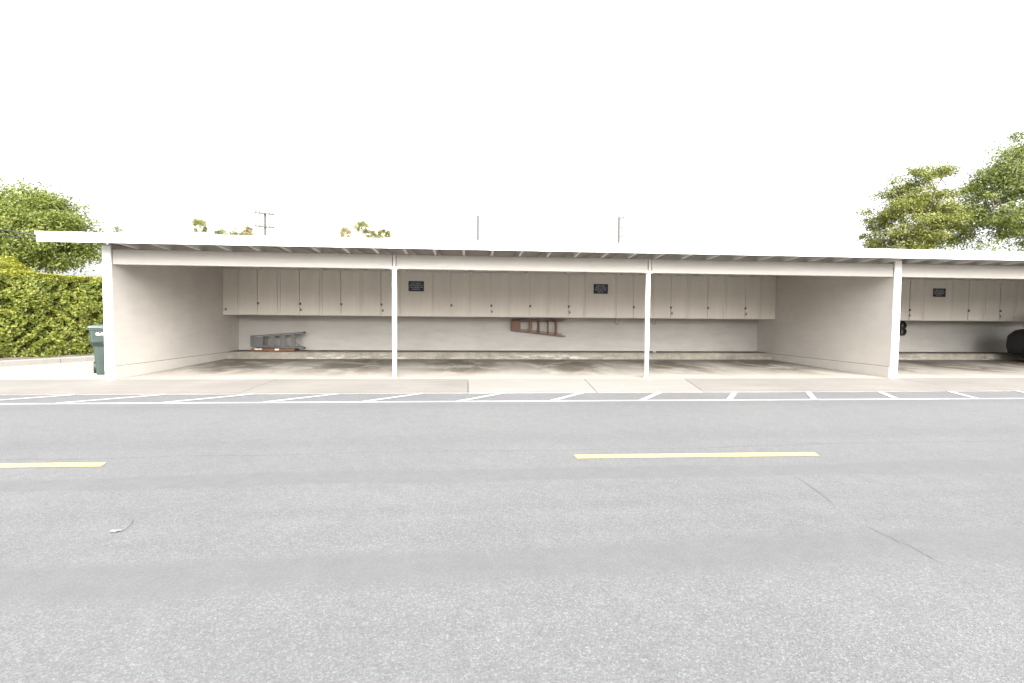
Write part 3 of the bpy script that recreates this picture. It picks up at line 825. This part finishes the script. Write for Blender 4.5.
def tree(loc, lobes, label, cat, mat, nclump, per, leaf, clump_r, seed, trunk_r=.2, name='tree', group=None, nl=7, droop=0.0, flat=.7, th=.4):
    """lobes: (centre offset, radii) ellipsoids the crown fills"""
    rng = random.Random(seed)
    root = empty(name, loc, label, cat, group)
    zmin = min(c[2] - r[2] for c, r in lobes); zmax = max(c[2] + r[2] for c, r in lobes)
    tb = MB(); fork = Vector((0, 0, max(.8, zmin + (zmax - zmin) * (th - .3))))
    tb.tube([(0, 0, -.3), (0, 0, .15), (rng.uniform(-.08, .08), rng.uniform(-.08, .08), fork.z * .5), tuple(fork)], [trunk_r * 1.5, trunk_r * 1.1, trunk_r * .9, trunk_r * .8], 12)
    vols = [r[0] * r[1] * r[2] for c, r in lobes]
    def sample(shell):
        c, r = rng.choices(lobes, vols)[0]
        while True:
            d = Vector((rng.gauss(0, 1), rng.gauss(0, 1), rng.gauss(0, 1)))
            if d.length > .01: break
        d.normalize(); k = rng.uniform(*shell) ** .5
        return Vector((c[0] + d.x * r[0] * k, c[1] + d.y * r[1] * k, c[2] + d.z * r[2] * k)), d
    nodes = []
    for i in range(nl):
        e, d = sample((.15, .5))
        pts = limb(tb, fork, e, trunk_r * .5, trunk_r * .18, rng)
        nodes += pts[2:]
    nb = len(nodes)
    cb = MB(); cl = []
    for i in range(nclump):
        p, d = sample((.2, .9))
        q = min(nodes, key=lambda n: (n - p).length + rng.uniform(0, .6))
        if i % 2 == 0: limb(tb, q, p, trunk_r * .14, .012, rng, 3, .08)
        if i % 5 == 0: nodes.append(q.lerp(p, .6))
        cr_ = clump_r * rng.uniform(.6, 1.3)
        for k in range(int(per * rng.uniform(.6, 1.3))):
            o = Vector((max(-1.5, min(1.5, rng.gauss(0, 1))) * cr_ * .5, max(-1.5, min(1.5, rng.gauss(0, 1))) * cr_ * .5, max(-1.5, min(1.5, rng.gauss(0, 1))) * cr_ * .5 * flat - droop * rng.random()))
            nrm = Vector((rng.gauss(0, .8), rng.gauss(0, .8), .7)) + d * .4
            leaf_quad(cb, p + o, leaf * rng.uniform(.6, 1.3), nrm, rng)
    tb.build('trunk', M['bark'], root)
    cb.build('crown', mat, root)
    return root

# hedge
hd = empty('hedge', hp(.5, .55, 0), 'tall clipped green hedge left of the carport', 'hedge')
rng = random.Random(3)
b = MB(); core = MB()
S0, S1, N0, N1, HZ = -2.6, 4.6, .36, 1.5, 2.35
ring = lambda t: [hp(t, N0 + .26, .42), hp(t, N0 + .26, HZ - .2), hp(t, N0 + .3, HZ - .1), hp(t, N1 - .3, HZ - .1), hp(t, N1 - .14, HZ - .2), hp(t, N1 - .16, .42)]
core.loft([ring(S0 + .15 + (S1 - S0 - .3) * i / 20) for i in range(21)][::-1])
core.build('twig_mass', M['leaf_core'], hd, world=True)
def bump_(s, z): return .05 * sin(s * 2.3 + z * 1.7) + .04 * sin(s * 5.1 - z * 3.3) + .03 * sin(z * 6 + s)
Hn = -HN
def hleaf(s, n, z, nr, sz, mi): leaf_quad(b, Vector(hp(s, n, z)), sz, nr, rng, mi, .6)
for i in range(32000):          # front face
    s = rng.uniform(S0, S1); z = .08 + (HZ - .08) * rng.random() ** .95
    dep = rng.random() ** 2 * .2
    if z < .4 and rng.random() < .35 * (.4 - z) / .26: continue
    # leafy sprays with shallow hollows between
    if sin(s * 9 + 2 * sin(z * 5)) * sin(z * 8 + 2 * sin(s * 4)) < -.35:
        if rng.random() < .12: continue
        dep += .12
    hleaf(s, N0 + bump_(s, z) + dep, z, Hn * 1.0 + Vector((rng.gauss(0, .5), rng.gauss(0, .5), rng.gauss(.45, .5))), rng.uniform(.06, .12), 1 if rng.random() < .04 + (.9 if z > HZ - .07 else 0) else 0)  # pale leaves along the upper rim paint in the glow of backlit foliage
for i in range(9000):           # clipped top, new growth
    s = rng.uniform(S0, S1); n = rng.uniform(N0, N1)
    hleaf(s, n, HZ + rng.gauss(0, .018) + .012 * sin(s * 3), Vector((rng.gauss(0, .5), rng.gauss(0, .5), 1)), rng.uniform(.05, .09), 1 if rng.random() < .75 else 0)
for i in range(5000):           # back face and ends
    s = rng.uniform(S0, S1); z = rng.uniform(.2, HZ)
    hleaf(s, N1 + bump_(s, z) - rng.random() * .1, z, HN + Vector((rng.gauss(0, .5), rng.gauss(0, .5), .4)), rng.uniform(.06, .1), 0)
for i in range(2600):
    n = rng.uniform(N0, N1); z = rng.uniform(.2, HZ); e = rng.random() < .5
    hleaf((S1 if e else S0) + rng.uniform(-.1, .06), n, z, (HD if e else -HD) + Vector((rng.gauss(0, .5), rng.gauss(0, .5), .4)), rng.uniform(.06, .1), 0)
b.build('foliage', [M['leaf_hedge'], M['leaf_new_backlit']], hd, world=True)
b = MB()
for i in range(15):
    s = S0 + .3 + i * .56; n = N0 + .35 + rng.uniform(-.1, .15)
    b.tube([hp(s, n, .02), hp(s + rng.uniform(-.06, .06), n, .35), hp(s + rng.uniform(-.1, .1), n, .7)], [.035, .028, .02], 7)
b.build('stems', M['bark'], hd, world=True)

tree((-11.6, 12.0, -.16), [((0, 0, 4.95), (2.7, 2.6, 1.6)), ((-1.4, .3, 5.1), (2.0, 2.2, 1.5)), ((1.5, -.3, 4.5), (1.6, 1.8, 1.15)), ((.1, 0, 5.65), (1.8, 1.8, 1.25)), ((-1.8, 0, 3.9), (1.4, 1.4, .9))],
     'large rounded broad-leaved tree rising behind the hedge at left', 'tree', M['leaf_dark'], 250, 230, .12, .72, 11, .22, nl=10, flat=.55)
tree((-9.25, 8.6, -.16), [((0, 0, 2.5), (.6, .7, 1.15)), ((-.6, 0, 2.2), (.7, .7, 1.1))],
     'small bright yellow-green shrub poking above the hedge at the left edge', 'shrub', M['leaf_new_backlit'], 90, 80, .10, .36, 12, .06, 'shrub')
tree((31.2, 15.0, -.16), [((0, 0, 7.0), (2.5, 2.4, 2.4)), ((-1.2, -.2, 6.2), (1.6, 1.7, 1.6)), ((.3, 0, 8.9), (1.7, 1.6, 1.5)), ((1.7, 0, 7.2), (1.8, 1.6, 1.9))],
     'airy olive-green tree with rounded top behind the right part of the roof', 'tree', M['leaf_yellow'], 215, 185, .12, .58, 13, .2, nl=11, flat=.55)
tree((36.3, 13.2, -.16), [((0, 0, 8.3), (3.3, 3.0, 2.5)), ((-2.3, -.2, 7.5), (2.2, 2.0, 1.5)), ((-1.4, 0, 9.3), (1.9, 1.8, 1.4)), ((.6, 0, 10.5), (2.5, 2.2, 2.0)), ((-3.0, .2, 6.1), (1.7, 1.4, 1.1)), ((-.4, .2, 6.3), (1.9, 1.5, 1.2)), ((1.5, .2, 6.0), (1.6, 1.5, 1.0))],
     'taller green tree with drooping leafy branches at the right edge of the photo', 'tree', M['leaf_green'], 290, 190, .13, .66, 14, .26, nl=11, droop=.25, flat=.5)

# distant tree tops over the roof (at y = 55)
YD = 55.0
def dz(z100): return 1.217 + (z100 - 1.217) * (YD + 10.2172) / 110.2172
def dx(x100): return 7.1367 + (x100 - 7.1367) * (YD + 10.2172) / 110.2172
def far_tree(x100, top, w, label, seed, mat=None):
    t = dz(top) - dz(0) ; z1 = dz(top)
    tree((dx(x100), YD, -.16), [((0, 0, z1 - 1.2), (w, w, 1.1)), ((w * .5, 0, z1 - 1.6), (w * .7, w * .7, 1.0))], label, 'tree', mat or M['leaf_palm'], 34, 45, .2, .5, seed, .15, 'distant_tree', 'tree tops far behind the roof', 5)
far_tree(-46.4, 21.0, .9, 'tiny rounded green tree top on the roofline just right of the leftmost palm', 21)
far_tree(-43.1, 20.9, .9, 'tiny low green tree top between the leftmost palm and the utility pole', 22)
far_tree(-41.2, 21.5, .7, 'tiny pale tan tree top nearest the double-crossarm utility pole', 23, M['leaf_dry'])
far_tree(-67.5, 20.9, .8, 'tiny pale tree top just right of the big left tree', 24)

def palm(x100, top, label, mat, seed, fr=1.3, n=34):
    rng = random.Random(seed); z1 = dz(top) - fr * .75
    root = empty('palm_tree', (dx(x100), YD, -.16), label, 'palm', 'small palm crowns far behind the roof')
    b = MB(); b.tube([(0, 0, 0), (.1, 0, z1 * .5), (0, 0, z1 + .16)], [.24, .17, .15], 10); b.build('trunk', M['palm_bark'], root)
    b = MB()
    for i in range(n):
        az = 2 * pi * i * .618; el = radians(rng.uniform(-35, 80)); L = fr * rng.uniform(.6, 1.35)
        d = Vector((cos(az) * cos(el), sin(az) * cos(el), sin(el)))
        base = Vector((0, 0, z1 + .16)); mid = base + d * L * .45; side = d.cross(Vector((0, 0, 1)))
        if side.length < .01: side = Vector((1, 0, 0))
        side.normalize(); nn = side.cross(d); ro = rng.uniform(-1.3, 1.3); side = side * cos(ro) + nn * sin(ro); nn = side.cross(d)
        b.add([base - side * .012, base + side * .012, mid + side * .012, mid - side * .012], [(0, 1, 2, 3)])
        for k in range(11):        # fan of blade segments
            a = radians(-75 + 15 * k); dd = d * cos(a) + side * sin(a); LL = L * .55 * (.65 + .35 * cos(a)); w = nn.cross(dd) * .04
            tip = mid + dd * LL - Vector((0, 0, LL * .22))
            b.add([mid - w * .3, mid + dd * LL * .55 - w, tip, mid + dd * LL * .55 + w], [(0, 1, 2, 3)])
    b.build('crown', mat, root)
    return root
palm(-50.9, 22.2, 'leftmost palm crown above the roofline, right of the big left tree', M['leaf_palm'], 31, 1.35)
palm(-20.7, 21.2, 'short tan palm crown just right of the thin mast', M['leaf_dry'], 32, 1.15)
palm(-17.1, 22.7, 'tallest green palm crown of the middle cluster above the roof', M['leaf_palm'], 33, 1.25)
palm(-15.2, 20.6, 'lowest green palm crown tucked between two palms of the middle cluster', M['leaf_palm'], 34, 1.0)
palm(-12.4, 21.2, 'rightmost small palm crown of the middle cluster above the roof', M['leaf_palm'], 35, .95)

# utility poles far behind
def upole(x100, top, label, arms=(), ins='up', r=.13, name='utility_pole', cat='utility pole'):
    x = dx(x100); zt = dz(top)
    root = empty(name, (x, YD, -.16), label, cat)
    b = MB(); b.tube([(0, 0, -.3), (0, 0, zt * .5), (0, 0, zt + .16)], [r * 1.25, r * 1.1, r], 10); b.build('pole', M['tan_wood'], root)
    for z, w in arms:
        zz = dz(z) + .16
        b = MB(); b.bar((-w, -.17, zz + w * .08), (w, -.17, zz - w * .08), .15, .15); a = b.build('crossarm', M['tan_wood'], root)
        for q in (-1, -.55, .55, 1):
            i_ = MB(); i_.tube([(q * w * .95, -.17, zz + .06 - q * w * .08), (q * w * .95, -.17, zz + .13 - q * w * .08), (q * w * .95, -.17, zz + .22 - q * w * .08)], [.05, .09, .06], 8); i_.build('insulator', M['ceramic'], a)
    return root
upole(-37.5, 24.0, 'brown utility pole with two crossarms standing above the left part of the roof', ((23.75, 1.15), (20.95, 1.15)), r=.15)
upole(8.17, 24.5, 'plain wooden pole without crossarms above the middle of the roof', r=.15)
p = upole(40.2, 25.0, 'wooden pole with three side insulators above the right part of the roof', r=.15)
for z in (25.0, 22.9, 20.9):
    zz = dz(z) + .16 - .1
    b = MB(); b.bar((.14, 0, zz - .12), (.5, 0, zz), .12, .12); br = b.build('bracket', M['tan_wood'], p)
    b = MB(); b.tube([(.5, 0, zz - .02), (.56, 0, zz + .04), (.66, 0, zz + .06)], [.08, .14, .09], 8); b.build('insulator', M['ceramic'], br)
for x, t, lab in ((-23.9, 24.3, 'thin grey mast just left of the middle palm cluster'), (36.9, 23.8, 'very thin faint mast just left of the pole with side insulators'), (95.3, 21.8, 'very thin faint mast left of the olive-green tree')):
    root = empty('mast', (dx(x), YD, -.16), lab, 'mast')
    b = MB(); b.tube([(0, 0, 0), (0, 0, dz(t) + .16)], [.07, .035] if x > 0 else [.10, .065], 8); b.build('mast_tube', M['galv'], root)
    b = MB(); b.tube([(0, 0, 0), (0, 0, .25)], .14, 10); b.build('mast_base', M['galv'], root)

# overhead cables coming in from the left to the roof corner
up_ = empty('utility_pole', (-16.0, 5.6, -.16), 'wooden utility pole beyond the left edge carrying the two cables', 'utility pole')
b = MB(); b.tube([(0, 0, 0), (0, 0, 7.6)], [.15, .11], 12); b.build('pole', M['tan_wood'], up_)
def cable(a, c, sag, r, label):
    a = Vector(a); c = Vector(c); pts = []
    for i in range(25):
        t = i / 24; p = a.lerp(c, t); p.z -= sag * 4 * t * (1 - t); pts.append(p)
    b = MB(); b.tube(pts, r, 6)
    tag(b.build('overhead_cable', M['rubber']), label, 'cable', 'cables running to the roof corner')
cable((-16.0, 5.6, 5.55), (-.757, -.592, 2.70), .12, .016, 'upper of the two dark cables running from the left to the roof corner')
cable((-16.0, 5.6, 4.75), (-.757, -.604, 2.645), .12, .008, 'lower thinner dark cable running from the left to the roof corner')

# ------------------------------------------------------------------ camera
cam = bpy.data.cameras.new('camera'); co = bpy.data.objects.new('camera', cam); COL.objects.link(co)
cam.sensor_width = 36; cam.sensor_fit = 'HORIZONTAL'; cam.lens = 17.2125
cam.clip_start = .05; cam.clip_end = 3000
R = Matrix(((0.996795, -0.004471, -0.079874), (-0.079612, 0.042721, -0.99591), (0.007865, 0.999077, 0.042228)))
co.matrix_world = Matrix.Translation((7.136695, -10.217177, 1.216745)) @ R.to_4x4()
sc.camera = co

# ------------------------------------------------------------------- light
SUN_EL, SUN_AZ = radians(38), radians(174)      # azimuth from +y, clockwise: behind the camera, a little left
w = bpy.data.worlds.new('World'); sc.world = w; w.use_nodes = True
nt = w.node_tree; g = N(nt)
bg = nt.nodes['Background']; sky = g.n('ShaderNodeTexSky'); sky.sky_type = 'NISHITA'; sky.sun_disc = False
sky.sun_elevation = SUN_EL; sky.sun_rotation = SUN_AZ; sky.air_density = 1.0; sky.dust_density = 6.0; sky.ozone_density = 1.0
hs_ = g.n('ShaderNodeHueSaturation'); hs_.inputs['Saturation'].default_value = .18
g.l(sky.outputs[0], hs_.inputs['Color']); g.l(hs_.outputs[0], bg.inputs['Color'])
bg.inputs['Strength'].default_value = .13
sl = bpy.data.lights.new('sun', 'SUN'); sl.energy = 1.4; sl.angle = radians(60); sl.color = (1, .96, .90)
so = bpy.data.objects.new('sun', sl); COL.objects.link(so)
d = Vector((sin(SUN_AZ) * cos(SUN_EL), cos(SUN_AZ) * cos(SUN_EL), sin(SUN_EL)))
so.rotation_euler = (-d).to_track_quat('-Z', 'Y').to_euler(); so.location = (0, -20, 30)

sc.view_settings.view_transform = 'Standard'; sc.view_settings.look = 'None'
sc.view_settings.exposure = 2.35; sc.view_settings.gamma = 1; sc.view_settings.use_curve_mapping = False
sc.cycles.use_denoising = True
sc.cycles.max_bounces = 8; sc.cycles.diffuse_bounces = 6; sc.cycles.transparent_max_bounces = 8
